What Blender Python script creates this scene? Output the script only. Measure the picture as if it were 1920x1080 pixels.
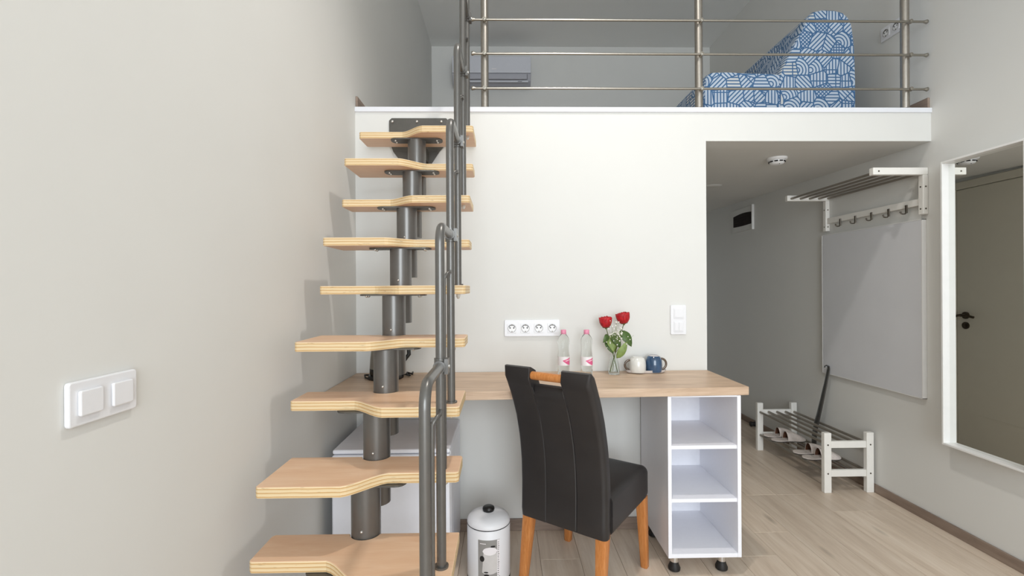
import bpy, bmesh, math, random
from mathutils import Vector, Matrix, noise
random.seed(7)
for o in list(bpy.data.objects): bpy.data.objects.remove(o)
SC = bpy.context.scene
COL = SC.collection
PI = math.pi

# ------------------------------------------------------------------ camera
H = 1.281
YAW, ROLL, FPX = 16/870., .0055, 870.
cam = bpy.data.cameras.new('camera'); cam.sensor_width = 36; cam.sensor_fit = 'HORIZONTAL'
cam.lens = FPX/1920*36; cam.clip_start = .02; cam.clip_end = 60
CAM = bpy.data.objects.new('camera', cam); COL.objects.link(CAM)
_r = Vector((math.cos(YAW), -math.sin(YAW), 0)); _f = Vector((math.sin(YAW), math.cos(YAW), 0)); _u = Vector((0, 0, 1))
_r2 = _r*math.cos(ROLL) - _u*math.sin(ROLL); _u2 = _r*math.sin(ROLL) + _u*math.cos(ROLL)
M = Matrix((( _r2.x, _u2.x, -_f.x, 0), (_r2.y, _u2.y, -_f.y, 0), (_r2.z, _u2.z, -_f.z, H), (0, 0, 0, 1)))
CAM.matrix_world = M
SC.camera = CAM

# ------------------------------------------------------------------ world, daylight, exposure
w = bpy.data.worlds.new('world'); SC.world = w; w.use_nodes = True
wn = w.node_tree.nodes; bg = wn['Background']
bg.inputs[0].default_value = (.80, .90, 1, 1); bg.inputs[1].default_value = 1.0
def area_light(name, loc, rot, sx, sy, power, col):
    l = bpy.data.lights.new(name, 'AREA'); l.shape = 'RECTANGLE'; l.size = sx; l.size_y = sy; l.energy = power; l.color = col
    l.spread = math.radians(150); o = bpy.data.objects.new(name, l); COL.objects.link(o); o.location = loc; o.rotation_euler = rot
    return o
# daylight through the big window behind the camera
area_light('window_daylight', (.65, -3.45, 2.0), (math.radians(90), 0, 0), 2.6, 3.1, 120, (.88, .945, 1))
SC.view_settings.view_transform = 'Standard'; SC.view_settings.look = 'None'
SC.view_settings.gamma = 1; SC.view_settings.use_curve_mapping = False
SC.view_settings.exposure = .07

# ------------------------------------------------------------------ materials
def srgb(h):
    c = [int(h[i:i+2], 16)/255 for i in (0, 2, 4)]
    return tuple((x/12.92 if x <= .04045 else ((x+.055)/1.055)**2.4) for x in c) + (1,)
class NT:
    def __init__(s, name):
        s.m = bpy.data.materials.new(name); s.m.use_nodes = True
        s.t = s.m.node_tree; s.n = s.t.nodes; s.p = s.n['Principled BSDF']
    def add(s, typ, **kw):
        n = s.n.new(typ)
        for k, v in kw.items(): setattr(n, k, v)
        return n
    def link(s, a, b): s.t.links.new(a, b)
    def math(s, op, a, b=None, c=None):
        n = s.add('ShaderNodeMath', operation=op)
        for i, v in enumerate((a, b, c)):
            if v is None: continue
            if isinstance(v, (int, float)): n.inputs[i].default_value = v
            else: s.link(v, n.inputs[i])
        return n.outputs[0]
    def ramp(s, fac, stops, interp='LINEAR'):
        n = s.add('ShaderNodeValToRGB'); n.color_ramp.interpolation = interp
        e = n.color_ramp.elements
        while len(e) < len(stops): e.new(.5)
        for el, (p, c) in zip(e, stops): el.position = p; el.color = c
        s.link(fac, n.inputs[0]); return n.outputs[0]
    def mix(s, fac, a, b, mode='MIX'):
        n = s.add('ShaderNodeMix', data_type='RGBA', blend_type=mode)
        for i, v in ((0, fac), (6, a), (7, b)):
            if isinstance(v, (int, float, tuple)): n.inputs[i].default_value = v
            else: s.link(v, n.inputs[i])
        return n.outputs[2]
    def bump(s, h, strength=.1, dist=.01):
        n = s.add('ShaderNodeBump'); n.inputs['Strength'].default_value = strength; n.inputs['Distance'].default_value = dist
        s.link(h, n.inputs['Height']); s.link(n.outputs[0], s.p.inputs['Normal'])
    def noise(s, vec, scale, detail=3, rough=.5, dist=0):
        n = s.add('ShaderNodeTexNoise'); n.inputs['Scale'].default_value = scale; n.inputs['Detail'].default_value = detail
        n.inputs['Roughness'].default_value = rough; n.inputs['Distortion'].default_value = dist
        if vec is not None: s.link(vec, n.inputs['Vector'])
        return n.outputs['Fac']
    def coord(s, kind='Object', scale=(1, 1, 1), loc=None, rnd=False):
        c = s.add('ShaderNodeTexCoord'); mp = s.add('ShaderNodeMapping'); mp.inputs['Scale'].default_value = scale
        src = c.outputs[kind]
        if rnd:
            oi = s.add('ShaderNodeObjectInfo'); m = s.math('MULTIPLY', oi.outputs['Random'], 37.0)
            va = s.add('ShaderNodeVectorMath', operation='ADD'); cx = s.add('ShaderNodeCombineXYZ')
            s.link(m, cx.inputs[0]); s.link(m, cx.inputs[1]); s.link(m, cx.inputs[2])
            s.link(src, va.inputs[0]); s.link(cx.outputs[0], va.inputs[1]); src = va.outputs[0]
        s.link(src, mp.inputs['Vector']); return mp.outputs[0]
MATS = {}
def plain(name, hexc, rough=.5, metal=0, vary=.04, nscale=30, bump=0, coat=0, spec=None):
    t = NT(name); c = srgb(hexc)
    v = t.coord()
    f = t.noise(v, nscale)
    dark = tuple(x*(1-vary) for x in c[:3]) + (1,)
    lite = tuple(min(1, x*(1+vary)) for x in c[:3]) + (1,)
    t.link(t.ramp(f, [(.3, dark), (.7, lite)]), t.p.inputs['Base Color'])
    t.p.inputs['Roughness'].default_value = rough; t.p.inputs['Metallic'].default_value = metal
    if coat: t.p.inputs['Coat Weight'].default_value = coat
    if spec is not None: t.p.inputs['Specular IOR Level'].default_value = spec
    if bump: t.bump(t.noise(v, nscale*6), bump, .004)
    MATS[name] = t.m; return t.m
def wood(name, c0, c1, c2, scale=(1, 1, 1), rough=.45, rnd=True, ring=9, knots=False, tint=0.0, bump=.05):
    t = NT(name); v = t.coord('Object', scale, rnd=rnd)
    a = t.noise(v, ring, 4, .6, .6); b = t.noise(v, ring*5, 3, .6)
    fac = t.math('ADD', t.math('MULTIPLY', a, .75), t.math('MULTIPLY', b, .25))
    col = t.ramp(fac, [(.30, srgb(c0)), (.5, srgb(c1)), (.70, srgb(c2))])
    if knots:
        v2 = t.coord('Object', (scale[0]*.45, scale[1]*1.6, scale[2]), rnd=rnd)
        vo = t.add('ShaderNodeTexVoronoi'); vo.inputs['Scale'].default_value = 1.7; t.link(v2, vo.inputs['Vector'])
        k = t.ramp(vo.outputs['Distance'], [(.02, (1, 1, 1, 1)), (.11, (0, 0, 0, 1))])
        col = t.mix(t.math('MULTIPLY', k, .55), col, srgb(knots))
    if tint:
        oi = t.add('ShaderNodeObjectInfo')
        br = t.math('ADD', 1-tint/2, t.math('MULTIPLY', oi.outputs['Random'], tint))
        cc = t.add('ShaderNodeCombineColor'); [t.link(br, cc.inputs[i]) for i in range(3)]
        col = t.mix(1.0, col, cc.outputs[0], 'MULTIPLY')
    t.link(col, t.p.inputs['Base Color']); t.p.inputs['Roughness'].default_value = rough
    if bump: t.bump(b, bump, .002)
    MATS[name] = t.m; return t.m

plain('wall_paint', 'DEDDD9', .85, 0, .008, 4, .04)
plain('ceiling_paint', 'F1F1EE', .9, 0, .008, 4, .03)
plain('door_paint', 'D5CFBF', .5, 0, .01, 10)
plain('white_plastic', 'EEEEEF', .32, 0, .01)
plain('trim_white', 'E6E7EC', .4, 0, .01)
plain('white_switch', 'EAEAED', .28, 0, .01)
plain('white_lacquer', 'EDEDF0', .35, 0, .012, 8)
plain('white_melamine', 'F6F6FC', .4, 0, .012, 60)
plain('white_rack', 'F0EDE7', .42, 0, .015)
plain('white_frame', 'F0EFED', .38, 0, .012)
plain('grey_panel', 'DBDBDE', .33, 0, .02, 5)
plain('fridge_white', 'F0F1F8', .4, 0, .01)
plain('fridge_gap', '4A4A4C', .6)
plain('anthracite', '6A6865', .34, .55, .03, 40, 0, .25)
plain('bracket_grey', '57544F', .42, .4, .04, 40)
plain('steel', 'A8A39A', .3, 1, .03, 60)
plain('brushed_steel', 'A7A199', .36, .9, .05, 90)
plain('chrome', 'DADADA', .12, 1, .01)
plain('rod_grey', '968F85', .35, .6, .03)
plain('hook_metal', '6E675E', .35, .8, .04)
plain('bolt', 'D5D3CE', .3, .8, .03)
plain('black_plastic', '151515', .35, 0, .05)
plain('black_rubber', '1B1A1A', .55, 0, .05)
plain('vent_dark', '1D120F', .8, 0, .1)
plain('handle_bronze', '4B4132', .4, .7, .05)
plain('pink_cap', 'E58FAB', .4, 0, .03)
plain('pink_print', 'E0628F', .4, 0, .12, 40)
plain('label_white', 'F1ECEE', .45, 0, .01)
plain('label_grey', '94918E', .5, 0, .04)
plain('print_light', 'CFCBC9', .5, 0, .03)
plain('print_black', '1C1A1A', .5, 0, .04)
plain('rose_red', 'B3141F', .55, 0, .25, 60, .1)
plain('leaf_green', '49622F', .45, 0, .25, 50, .1)
plain('leaf_light', '7F9350', .5, 0, .2, 50, .1)
plain('stem_green', '5E6B33', .5, 0, .2, 50)
plain('blossom_white', 'F4F2EA', .6, 0, .03)
plain('mug_white', 'DEDCD6', .22, 0, .03, 30, 0, .4)
plain('mug_blue', '2F4F70', .14, 0, .3, 18, 0, .7)
plain('mug_rim', '5B4A3A', .25, 0, .2, 20, 0, .5)
plain('tray_white', 'D5CECB', .25, 0, .03, 30, 0, .3)
plain('slipper_cloth', 'DDD2CB', .85, 0, .06, 80, .2)
plain('slipper_inside', '6A4632', .9, 0, .1)
plain('slipper_sole', '58534F', .8, 0, .1)
plain('horn_metal', '6B6C6C', .3, .85, .05)
plain('ac_white', 'D6D7DE', .35, 0, .01)
plain('ac_grey', 'B3B3BB', .4, 0, .01)
plain('seam_thread', '4E4C4C', .6, 0, .05)
wood('beech_leg', 'B56E36', 'C67F43', 'D5955C', (14, 14, 1.2), .4)
wood('floor_plank', 'C6B29F', 'D8C6B3', 'E5D6C5', (7, .55, 7), .42, ring=3.2, knots='80705F', tint=.13, bump=.04)
wood('baseboard_wood', '77665B', '8C7A6D', '9B897B', (1, .6, 8), .5, rnd=False, ring=4)
wood('loft_wood', '9C8A77', 'B6A491', 'CBBBA8', (7, .55, 7), .45, rnd=False)
wood('desk_oak', 'AE927A', 'CBAF95', 'DCC4AB', (.9, 11, 11), .42, rnd=False, ring=2.6)
wood('ply_face', 'DDB28F', 'E3BC9A', 'E9C7A8', (1.2, 9, 9), .4, ring=3)
def ply_edge():
    t = NT('ply_edge'); c = t.add('ShaderNodeTexCoord'); s = t.add('ShaderNodeSeparateXYZ'); t.link(c.outputs['Object'], s.inputs[0])
    v = t.coord('Object', (1.5, 1.5, 6), rnd=True); n = t.noise(v, 9, 3)
    zz = t.math('ADD', t.math('MULTIPLY', s.outputs[2], 1/.0107), t.math('MULTIPLY', n, .35))
    fr = t.math('FRACT', zz)
    col = t.ramp(fr, [(0, srgb('E3CCA4')), (.45, srgb('DDC398')), (.6, srgb('C79D63')), (.72, srgb('C99F68')), (.85, srgb('E5D0AA')), (1, srgb('E3CCA4'))])
    v2 = t.coord('Object', (4, 4, 60), rnd=True); n2 = t.noise(v2, 6, 2)
    col = t.mix(t.ramp(n2, [(.68, (0, 0, 0, 1)), (.74, (.8, .8, .8, 1))]), col, srgb('8A6437'))
    t.link(col, t.p.inputs['Base Color']); t.p.inputs['Roughness'].default_value = .5
    MATS['ply_edge'] = t.m
ply_edge()
def leather():
    t = NT('leather'); v = t.coord()
    f = t.noise(v, 6, 3)
    t.link(t.ramp(f, [(.3, srgb('262323')), (.7, srgb('2D2A2A'))]), t.p.inputs['Base Color'])
    t.p.inputs['Roughness'].default_value = .46
    vo = t.add('ShaderNodeTexVoronoi'); vo.inputs['Scale'].default_value = 420; t.link(v, vo.inputs['Vector'])
    t.bump(vo.outputs['Distance'], .06, .001); MATS['leather'] = t.m
leather()
def glassy(name, col, rough=0.0, ior=1.3, alpha=None):
    t = NT(name); t.p.inputs['Base Color'].default_value = col; t.p.inputs['Transmission Weight'].default_value = 1
    t.p.inputs['Roughness'].default_value = rough; t.p.inputs['IOR'].default_value = ior
    v = t.coord(); t.bump(t.noise(v, 40), .02, .002)
    MATS[name] = t.m
glassy('pet_plastic', (.90, .92, .905, 1), .03, 1.22)
glassy('vase_glass', (.94, .965, .95, 1), 0, 1.2)
def pane_mat():
    t = NT('window_glass'); tr = t.add('ShaderNodeBsdfTransparent'); gl = t.add('ShaderNodeBsdfGlossy'); gl.inputs['Roughness'].default_value = .02
    mx = t.add('ShaderNodeMixShader'); mx.inputs[0].default_value = .06
    t.link(tr.outputs[0], mx.inputs[1]); t.link(gl.outputs[0], mx.inputs[2])
    t.link(mx.outputs[0], t.n['Material Output'].inputs['Surface']); MATS['window_glass'] = t.m
pane_mat()
t = NT('mirror_glass'); t.p.inputs['Base Color'].default_value = (.86, .87, .85, 1); t.p.inputs['Metallic'].default_value = 1; t.p.inputs['Roughness'].default_value = .008
MATS['mirror_glass'] = t.m
t = NT('lamp_glow'); t.p.inputs['Emission Color'].default_value = (1, .93, .83, 1); t.p.inputs['Emission Strength'].default_value = 6; MATS['lamp_glow'] = t.m

def sofa_fabric():
    t = NT('sofa_fabric'); uv = t.add('ShaderNodeUVMap'); uv.uv_map = 'UVMap'
    vo = t.add('ShaderNodeTexVoronoi', voronoi_dimensions='2D'); vo.inputs['Scale'].default_value = 12.5; vo.inputs['Randomness'].default_value = .75
    ve = t.add('ShaderNodeTexVoronoi', voronoi_dimensions='2D', feature='DISTANCE_TO_EDGE'); ve.inputs['Scale'].default_value = 12.5; ve.inputs['Randomness'].default_value = .75
    t.link(uv.outputs[0], vo.inputs['Vector']); t.link(uv.outputs[0], ve.inputs['Vector'])
    sc = t.add('ShaderNodeSeparateColor'); t.link(vo.outputs['Color'], sc.inputs[0])
    r1, r2, r3 = sc.outputs
    ang = t.math('MULTIPLY', t.math('FLOOR', t.math('MULTIPLY', r1, 8)), PI/4)
    sp = t.add('ShaderNodeSeparateXYZ'); t.link(uv.outputs[0], sp.inputs[0])
    ca, sa = t.math('COSINE', ang), t.math('SINE', ang)
    d1 = t.math('ADD', t.math('MULTIPLY', sp.outputs[0], ca), t.math('MULTIPLY', sp.outputs[1], sa))
    d2 = t.math('SUBTRACT', t.math('MULTIPLY', sp.outputs[1], ca), t.math('MULTIPLY', sp.outputs[0], sa))
    fr = 52
    def stripe(d, duty, k=52): return t.math('LESS_THAN', t.math('FRACT', t.math('MULTIPLY', d, k)), duty)
    lines = stripe(d1, .62)
    dashes = t.math('MULTIPLY', lines, stripe(d2, .90, 15))
    checks = t.math('MULTIPLY', stripe(d1, .6, 62), stripe(d2, .6, 62))
    vs = t.add('ShaderNodeVectorMath', operation='SUBTRACT'); t.link(uv.outputs[0], vs.inputs[0]); t.link(vo.outputs['Position'], vs.inputs[1])
    off = t.add('ShaderNodeVectorMath', operation='ADD'); t.link(vs.outputs[0], off.inputs[0]); off.inputs[1].default_value = (.03, .03, 0)
    ln = t.add('ShaderNodeVectorMath', operation='LENGTH'); t.link(off.outputs[0], ln.inputs[0])
    rings = stripe(ln.outputs['Value'], .62)
    m1 = t.math('GREATER_THAN', r2, .48); m2 = t.math('GREATER_THAN', r2, .72); m3 = t.math('GREATER_THAN', r2, .88)
    def sel(m, a, b): return t.math('ADD', t.math('MULTIPLY', m, b), t.math('MULTIPLY', t.math('SUBTRACT', 1, m), a))
    pat = sel(m3, sel(m2, sel(m1, lines, dashes), rings), checks)
    edge = t.math('GREATER_THAN', ve.outputs['Distance'], .045)
    pat = t.math('MULTIPLY', pat, edge)
    cr = t.math('MULTIPLY', t.math('GREATER_THAN', r3, .93), .6)
    white = t.mix(cr, srgb('BBC7D5'), srgb('CFCDC4'))
    col = t.mix(pat, srgb('416892'), white)
    t.link(col, t.p.inputs['Base Color']); t.p.inputs['Roughness'].default_value = .9
    t.bump(t.noise(uv.outputs[0], 400), .1, .002)
    MATS['sofa_fabric'] = t.m
sofa_fabric()

# ------------------------------------------------------------------ mesh helpers
def box(bm, x0, x1, y0, y1, z0, z1):
    v = [bm.verts.new(p) for p in ((x0, y0, z0), (x1, y0, z0), (x1, y1, z0), (x0, y1, z0), (x0, y0, z1), (x1, y0, z1), (x1, y1, z1), (x0, y1, z1))]
    for q in ((3, 2, 1, 0), (4, 5, 6, 7), (0, 1, 5, 4), (1, 2, 6, 5), (2, 3, 7, 6), (3, 0, 4, 7)): bm.faces.new([v[i] for i in q])
    return v
def prism(bm, poly, a0, a1, axis='z'):
    def P(u, v, a): return {'z': (u, v, a), 'y': (u, a, v), 'x': (a, u, v)}[axis]
    lo = [bm.verts.new(P(u, v, a0)) for u, v in poly]; hi = [bm.verts.new(P(u, v, a1)) for u, v in poly]
    n = len(poly)
    bm.faces.new(lo[::-1]); bm.faces.new(hi)
    for i in range(n): bm.faces.new((lo[i], lo[(i+1) % n], hi[(i+1) % n], hi[i]))
    bmesh.ops.recalc_face_normals(bm, faces=bm.faces)
def frame(d):
    d = Vector(d).normalized(); a = Vector((0, 0, 1)) if abs(d.z) < .9 else Vector((1, 0, 0))
    x = d.cross(a).normalized(); return x, d.cross(x).normalized()
def rings(bm, rs, cap=True, closed_ring=True):
    prev = None; first = None
    for r in rs:
        vs = [bm.verts.new(p) for p in r]
        if prev:
            n = len(vs)
            for i in range(n if closed_ring else n-1): bm.faces.new((prev[i], prev[(i+1) % n], vs[(i+1) % n], vs[i]))
        else: first = vs
        prev = vs
    if cap: bm.faces.new(first[::-1]); bm.faces.new(prev)
    bmesh.ops.recalc_face_normals(bm, faces=bm.faces)
def cyl(bm, p0, p1, r0, r1=None, seg=16):
    r1 = r0 if r1 is None else r1; p0, p1 = Vector(p0), Vector(p1); x, y = frame(p1-p0)
    rings(bm, [[p+(x*math.cos(2*PI*i/seg)+y*math.sin(2*PI*i/seg))*r for i in range(seg)] for p, r in ((p0, r0), (p1, r1))])
def tube(bm, pts, r, seg=12, rad=None, flat=1.0):
    pts = [Vector(p) for p in pts]; out = []
    t0 = (pts[1]-pts[0]).normalized(); x, y = frame(t0)
    for i, p in enumerate(pts):
        t = (pts[min(i+1, len(pts)-1)]-pts[max(i-1, 0)]).normalized()
        q = t0.rotation_difference(t); x = q @ x; y = q @ y; t0 = t
        rr = rad[i] if rad else r
        out.append([p+(x*math.cos(2*PI*k/seg)+y*math.sin(2*PI*k/seg)*flat)*rr for k in range(seg)])
    rings(bm, out)
def lathe(bm, prof, seg=32, c=(0, 0, 0), cap=True):
    c = Vector(c)
    rings(bm, [[c+Vector((r*math.cos(2*PI*i/seg), r*math.sin(2*PI*i/seg), z)) for i in range(seg)] for r, z in prof], cap)
def ball(bm, c, r, seg=10, sz=1.0):
    lathe(bm, [(max(r*math.sin(PI*k/6), r*.02), -r*math.cos(PI*k/6)*sz) for k in range(7)], seg, c)
def rrect(w, h, r, n=4, cx=0, cy=0):
    out = []
    for (sx, sy, a) in ((1, -1, -90), (1, 1, 0), (-1, 1, 90), (-1, -1, 180)):
        for k in range(n+1):
            t = math.radians(a+90*k/n); out.append((cx+sx*(w/2-r)+r*math.cos(t), cy+sy*(h/2-r)+r*math.sin(t)))
    return out
def NB(): return bmesh.new()
def obj(name, bm, mat, parent=None, at=None, smooth=False, bevel=0, world=True, label=None, segs=2, auto=None):
    """one mesh object; vertices are given in world space unless world=False"""
    off = Vector(at) if at is not None else (Vector(parent['_o']) if (parent and world and '_o' in parent) else Vector((0, 0, 0)))
    if world: bmesh.ops.translate(bm, verts=bm.verts, vec=-off)
    me = bpy.data.meshes.new(name); bm.to_mesh(me); bm.free()
    for m in (mat if isinstance(mat, (list, tuple)) else [mat]): me.materials.append(MATS[m])
    if smooth:
        for p in me.polygons: p.use_smooth = True
        if auto is not None:
            try: me.set_sharp_from_angle(angle=math.radians(auto))
            except Exception: pass
    o = bpy.data.objects.new(name, me); COL.objects.link(o)
    if parent:
        o.parent = parent
        if at is not None: o.location = off - Vector(parent['_o'])
        if '_o' in parent: o['_o'] = tuple(Vector(parent['_o'])) if at is None else tuple(off)
    elif at is not None: o.location = at; o['_o'] = tuple(at)
    else: o['_o'] = (0, 0, 0)
    if bevel:
        b = o.modifiers.new('bevel', 'BEVEL'); b.width = bevel; b.segments = segs; b.limit_method = 'ANGLE'
    if label: o['label'] = label
    return o
def tag(o, label, cat, group=None):
    o['label'] = label; o['category'] = cat
    if group: o['group'] = group
    return o
def thing(name, label, cat, loc=(0, 0, 0), rotz=0, group=None):
    o = bpy.data.objects.new(name, None); COL.objects.link(o); o.location = loc; o.rotation_euler = (0, 0, rotz)
    o.empty_display_size = .05; o['_o'] = tuple(loc); return tag(o, label, cat, group)
def struct(name, bm, mat, parent=None, label=None, cat=None, **k):
    o = obj(name, bm, mat, parent, **k)
    if parent is None:
        o['kind'] = 'structure'
        if label: o['label'] = label
        if cat: o['category'] = cat
    return o
def bx(name, mat, parent, x0, x1, y0, y1, z0, z1, **k):
    b = NB(); box(b, x0, x1, y0, y1, z0, z1); return obj(name, b, mat, parent, **k)

# ------------------------------------------------------------------ the room
XL, XR, YB, YR, ZC = -.776, 2.308, 2.458, -3.6, 3.945
YL, YE = 5.12, 5.42          # loft rear wall, hall end wall
ZF, ZS = 2.236, 2.06         # loft floor, hall ceiling at the opening
XO = 1.085                   # left edge of hall opening
b = NB(); box(b, XL-.15, XL, YR-.15, YE+.15, -.05, ZC+.1); struct('wall_left', b, 'wall_paint', label='tall off-white wall on the left beside the stairs', cat='wall')
b = NB(); box(b, XR, XR+.15, YR-.15, YE+.15, -.05, ZC+.1); struct('wall_right', b, 'wall_paint', label='off-white wall on the right with the mirror on it', cat='wall')
b = NB(); prism(b, [(XL, 0), (XO, 0), (XO, ZS), (XR, ZS), (XR, ZF-.024), (XL, ZF-.024)], YB, YB+.14, 'y')

struct('wall_back', b, 'wall_paint', label='white wall below the loft with an opening to the hall', cat='wall')
b = NB(); prism(b, [(YB+.14, ZS), (YE, ZS+.07), (YE, ZF-.02), (YB+.14, ZF-.024)], XL, XR, 'x')
struct('ceiling_hall', b, 'wall_paint', label='low hall ceiling under the loft', cat='ceiling')
b = NB(); box(b, XL, XR, YB+.004, YL, ZF-.022, ZF); struct('floor_loft', b, 'loft_wood', label='wooden floor of the loft', cat='floor')
b = NB(); box(b, XL, XR, YB-.008, YB+.03, ZF-.024, ZF+.002); struct('trim_1', b, 'trim_white', bevel=.002, label='thin white edge strip along the loft floor', cat='trim')
b = NB(); box(b, XO-.1, XO, YB+.14, YE, 0, ZS+.07); struct('wall_hall_left', b, 'wall_paint', label='left wall of the hall seen in the mirror', cat='wall')
b = NB(); box(b, XO-.1, XR, YE, YE+.12, 0, ZS+.075); struct('wall_hall_end', b, 'wall_paint', label='end wall of the hall', cat='wall')
b = NB(); box(b, XL, XR, YL, YL+.12, ZF, ZC); struct('wall_loft_rear', b, 'wall_paint', label='rear wall of the loft behind the railing', cat='wall')
b = NB(); box(b, XL-.15, XR+.15, YR-.15, YE+.15, ZC, ZC+.1); struct('ceiling', b, 'ceiling_paint', label='high white ceiling above the loft', cat='ceiling')
# rear wall with the window (behind the camera)
WX0, WX1, WZ0, WZ1 = -.65, 1.95, .45, 3.55
b = NB(); box(b, XL, WX0, YR-.15, YR, 0, ZC); box(b, WX1, XR, YR-.15, YR, 0, ZC); box(b, WX0, WX1, YR-.15, YR, 0, WZ0); box(b, WX0, WX1, YR-.15, YR, WZ1, ZC)
struct('wall_rear', b, 'wall_paint', label='wall with the window behind the viewer', cat='wall')
b = NB()
for (x0, x1, z0, z1) in ((WX0, WX0+.07, WZ0, WZ1), (WX1-.07, WX1, WZ0, WZ1), (WX0+.07, WX1-.07, WZ0, WZ0+.07), (WX0+.07, WX1-.07, WZ1-.07, WZ1), ((WX0+WX1)/2-.05, (WX0+WX1)/2+.05, WZ0+.07, WZ1-.07)):
    box(b, x0, x1, YR-.11, YR-.05, z0, z1)
win = struct('window_1', b, 'white_frame', label='white framed two-pane window behind the viewer', cat='window')
for (x0, x1) in ((WX0+.07, (WX0+WX1)/2-.05), ((WX0+WX1)/2+.05, WX1-.07)):
    bx('pane', 'window_glass', win, x0, x1, YR-.085, YR-.078, WZ0+.07, WZ1-.07)
# floor: base plus planks, every plank a part
b = NB(); box(b, XL, XR, YR, YE, -.06, -.012); FLOOR = struct('floor', b, 'baseboard_wood', label='pale oak laminate floor of long planks', cat='floor')
PW, PL_ = .1885, 1.285
def plank_mesh(wd, ln):
    bm = NB(); box(bm, -wd/2+.0006, wd/2-.0006, -ln/2+.0006, ln/2-.0006, -.012, 0)
    top = [e for e in bm.edges if all(v.co.z > -.001 for v in e.verts)]
    bmesh.ops.bevel(bm, geom=top, offset=.0011, segments=1, affect='EDGES')
    me = bpy.data.meshes.new('plank'); bm.to_mesh(me); bm.free(); me.materials.append(MATS['floor_plank']); return me
PM = {}
x = XL; row = 0
while x < XR-.001:
    wd = min(PW, XR-x); y = YR - random.choice((0, .43, .86, .22, .64)) ; row += 1
    while y < YE-.001:
        y0, y1 = max(y, YR), min(y+PL_, YE); y += PL_
        if y1-y0 < .01: continue
        key = (round(wd, 4), round(y1-y0, 4))
        if key not in PM: PM[key] = plank_mesh(*key)
        o = bpy.data.objects.new('plank', PM[key]); COL.objects.link(o); o.parent = FLOOR; o.location = (x+wd/2, (y0+y1)/2, 0)
    x += PW
# baseboards
def skirt(name, x0, x1, y0, y1, z0=0, z1=.052, **k):
    b = NB(); box(b, x0, x1, y0, y1, z0, z1); return struct(name, b, 'baseboard_wood', bevel=.003, cat='baseboard', **k)
skirt('baseboard_right', XR-.013, XR, YR, YE, label='brown wooden baseboard along the right wall')
skirt('baseboard_back', XL+.013, XO, YB-.013, YB, z1=.062, label='brown wooden baseboard under the desk')
skirt('baseboard_left', XL, XL+.013, YR, YB, label='brown wooden baseboard along the left wall')
skirt('baseboard_hall_left', XO, XO+.013, 3.505, YE, label='brown baseboard beyond the hall door')
skirt('baseboard_loft_left', XL, XL+.012, YB+.005, YL, ZF+.002, ZF+.062, label='brown baseboard on the left wall of the loft')
skirt('baseboard_loft_right', XR-.012, XR, YB+.005, YL, ZF+.002, ZF+.062, label='brown baseboard on the right wall of the loft')
# hall door (seen in the mirror)
b = NB()
for (y0, y1, z0, z1) in ((2.605, 2.65, 0, 2.055), (3.445, 3.505, 0, 2.055), (2.65, 3.445, 2.0, 2.055)): box(b, XO, XO+.022, y0, y1, z0, z1)
DOOR = struct('door_1', b, 'door_paint', bevel=.003, label='cream hall door reflected in the mirror', cat='door')
leaf = bx('door_leaf', 'door_paint', DOOR, XO+.001, XO+.015, 2.654, 3.441, .008, 1.996, bevel=.002)
for zz in (.34, .72, 1.10, 1.48): bx('groove', 'door_paint', leaf, XO+.0148, XO+.0162, 2.70, 3.40, zz-.003, zz+.003)
b = NB(); cyl(b, (XO+.015, 3.373, 1.06), (XO+.025, 3.373, 1.06), .026, seg=20); cyl(b, (XO+.025, 3.373, 1.06), (XO+.06, 3.373, 1.06), .010)
tube(b, [(XO+.05, 3.418, 1.052), (XO+.058, 3.40, 1.057), (XO+.06, 3.37, 1.063), (XO+.058, 3.32, 1.058), (XO+.05, 3.285, 1.05)], .009); obj('door_handle', b, 'handle_bronze', DOOR, smooth=True, auto=40)
b = NB(); cyl(b, (XO+.015, 3.373, .985), (XO+.023, 3.373, .985), .026, seg=20); cyl(b, (XO+.023, 3.373, .985), (XO+.03, 3.373, .985), .010); obj('lock_rosette', b, 'handle_bronze', DOOR, smooth=True, auto=40)

# ceiling lamp (above the frame), gives the steep shadows under desk and treads
LX, LY = .45, 1.46
t_ = thing('ceiling_lamp', 'small white ceiling spotlight above the room', 'lamp', (LX, LY, ZC))
b = NB(); cyl(b, (LX, LY, ZC-.02), (LX, LY, ZC), .06, seg=24); obj('base', b, 'white_plastic', t_, smooth=True, auto=40)
b = NB(); lathe(b, [(.03, ZC-.03), (.04, ZC-.1), (.045, ZC-.16), (.041, ZC-.16), (.036, ZC-.1), (.026, ZC-.034)], 24, (LX, LY, 0)); obj('lamp_shade', b, 'white_plastic', t_, smooth=True, auto=40)
b = NB(); cyl(b, (LX, LY, ZC-.034), (LX, LY, ZC-.018), .012); obj('stem', b, 'white_plastic', t_, smooth=True, auto=40)
b = NB(); ball(b, (LX, LY, ZC-.155), .028, 16); obj('bulb', b, 'lamp_glow', t_, smooth=True)
pl = bpy.data.lights.new('spotlight_light', 'SPOT'); pl.spot_size = math.radians(134); pl.spot_blend = 1.0; pl.energy = 88; pl.shadow_soft_size = .05; pl.color = (1, .955, .90)
po = bpy.data.objects.new('spotlight_light', pl); COL.objects.link(po); po.location = (LX, LY, ZC-.24)

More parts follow.
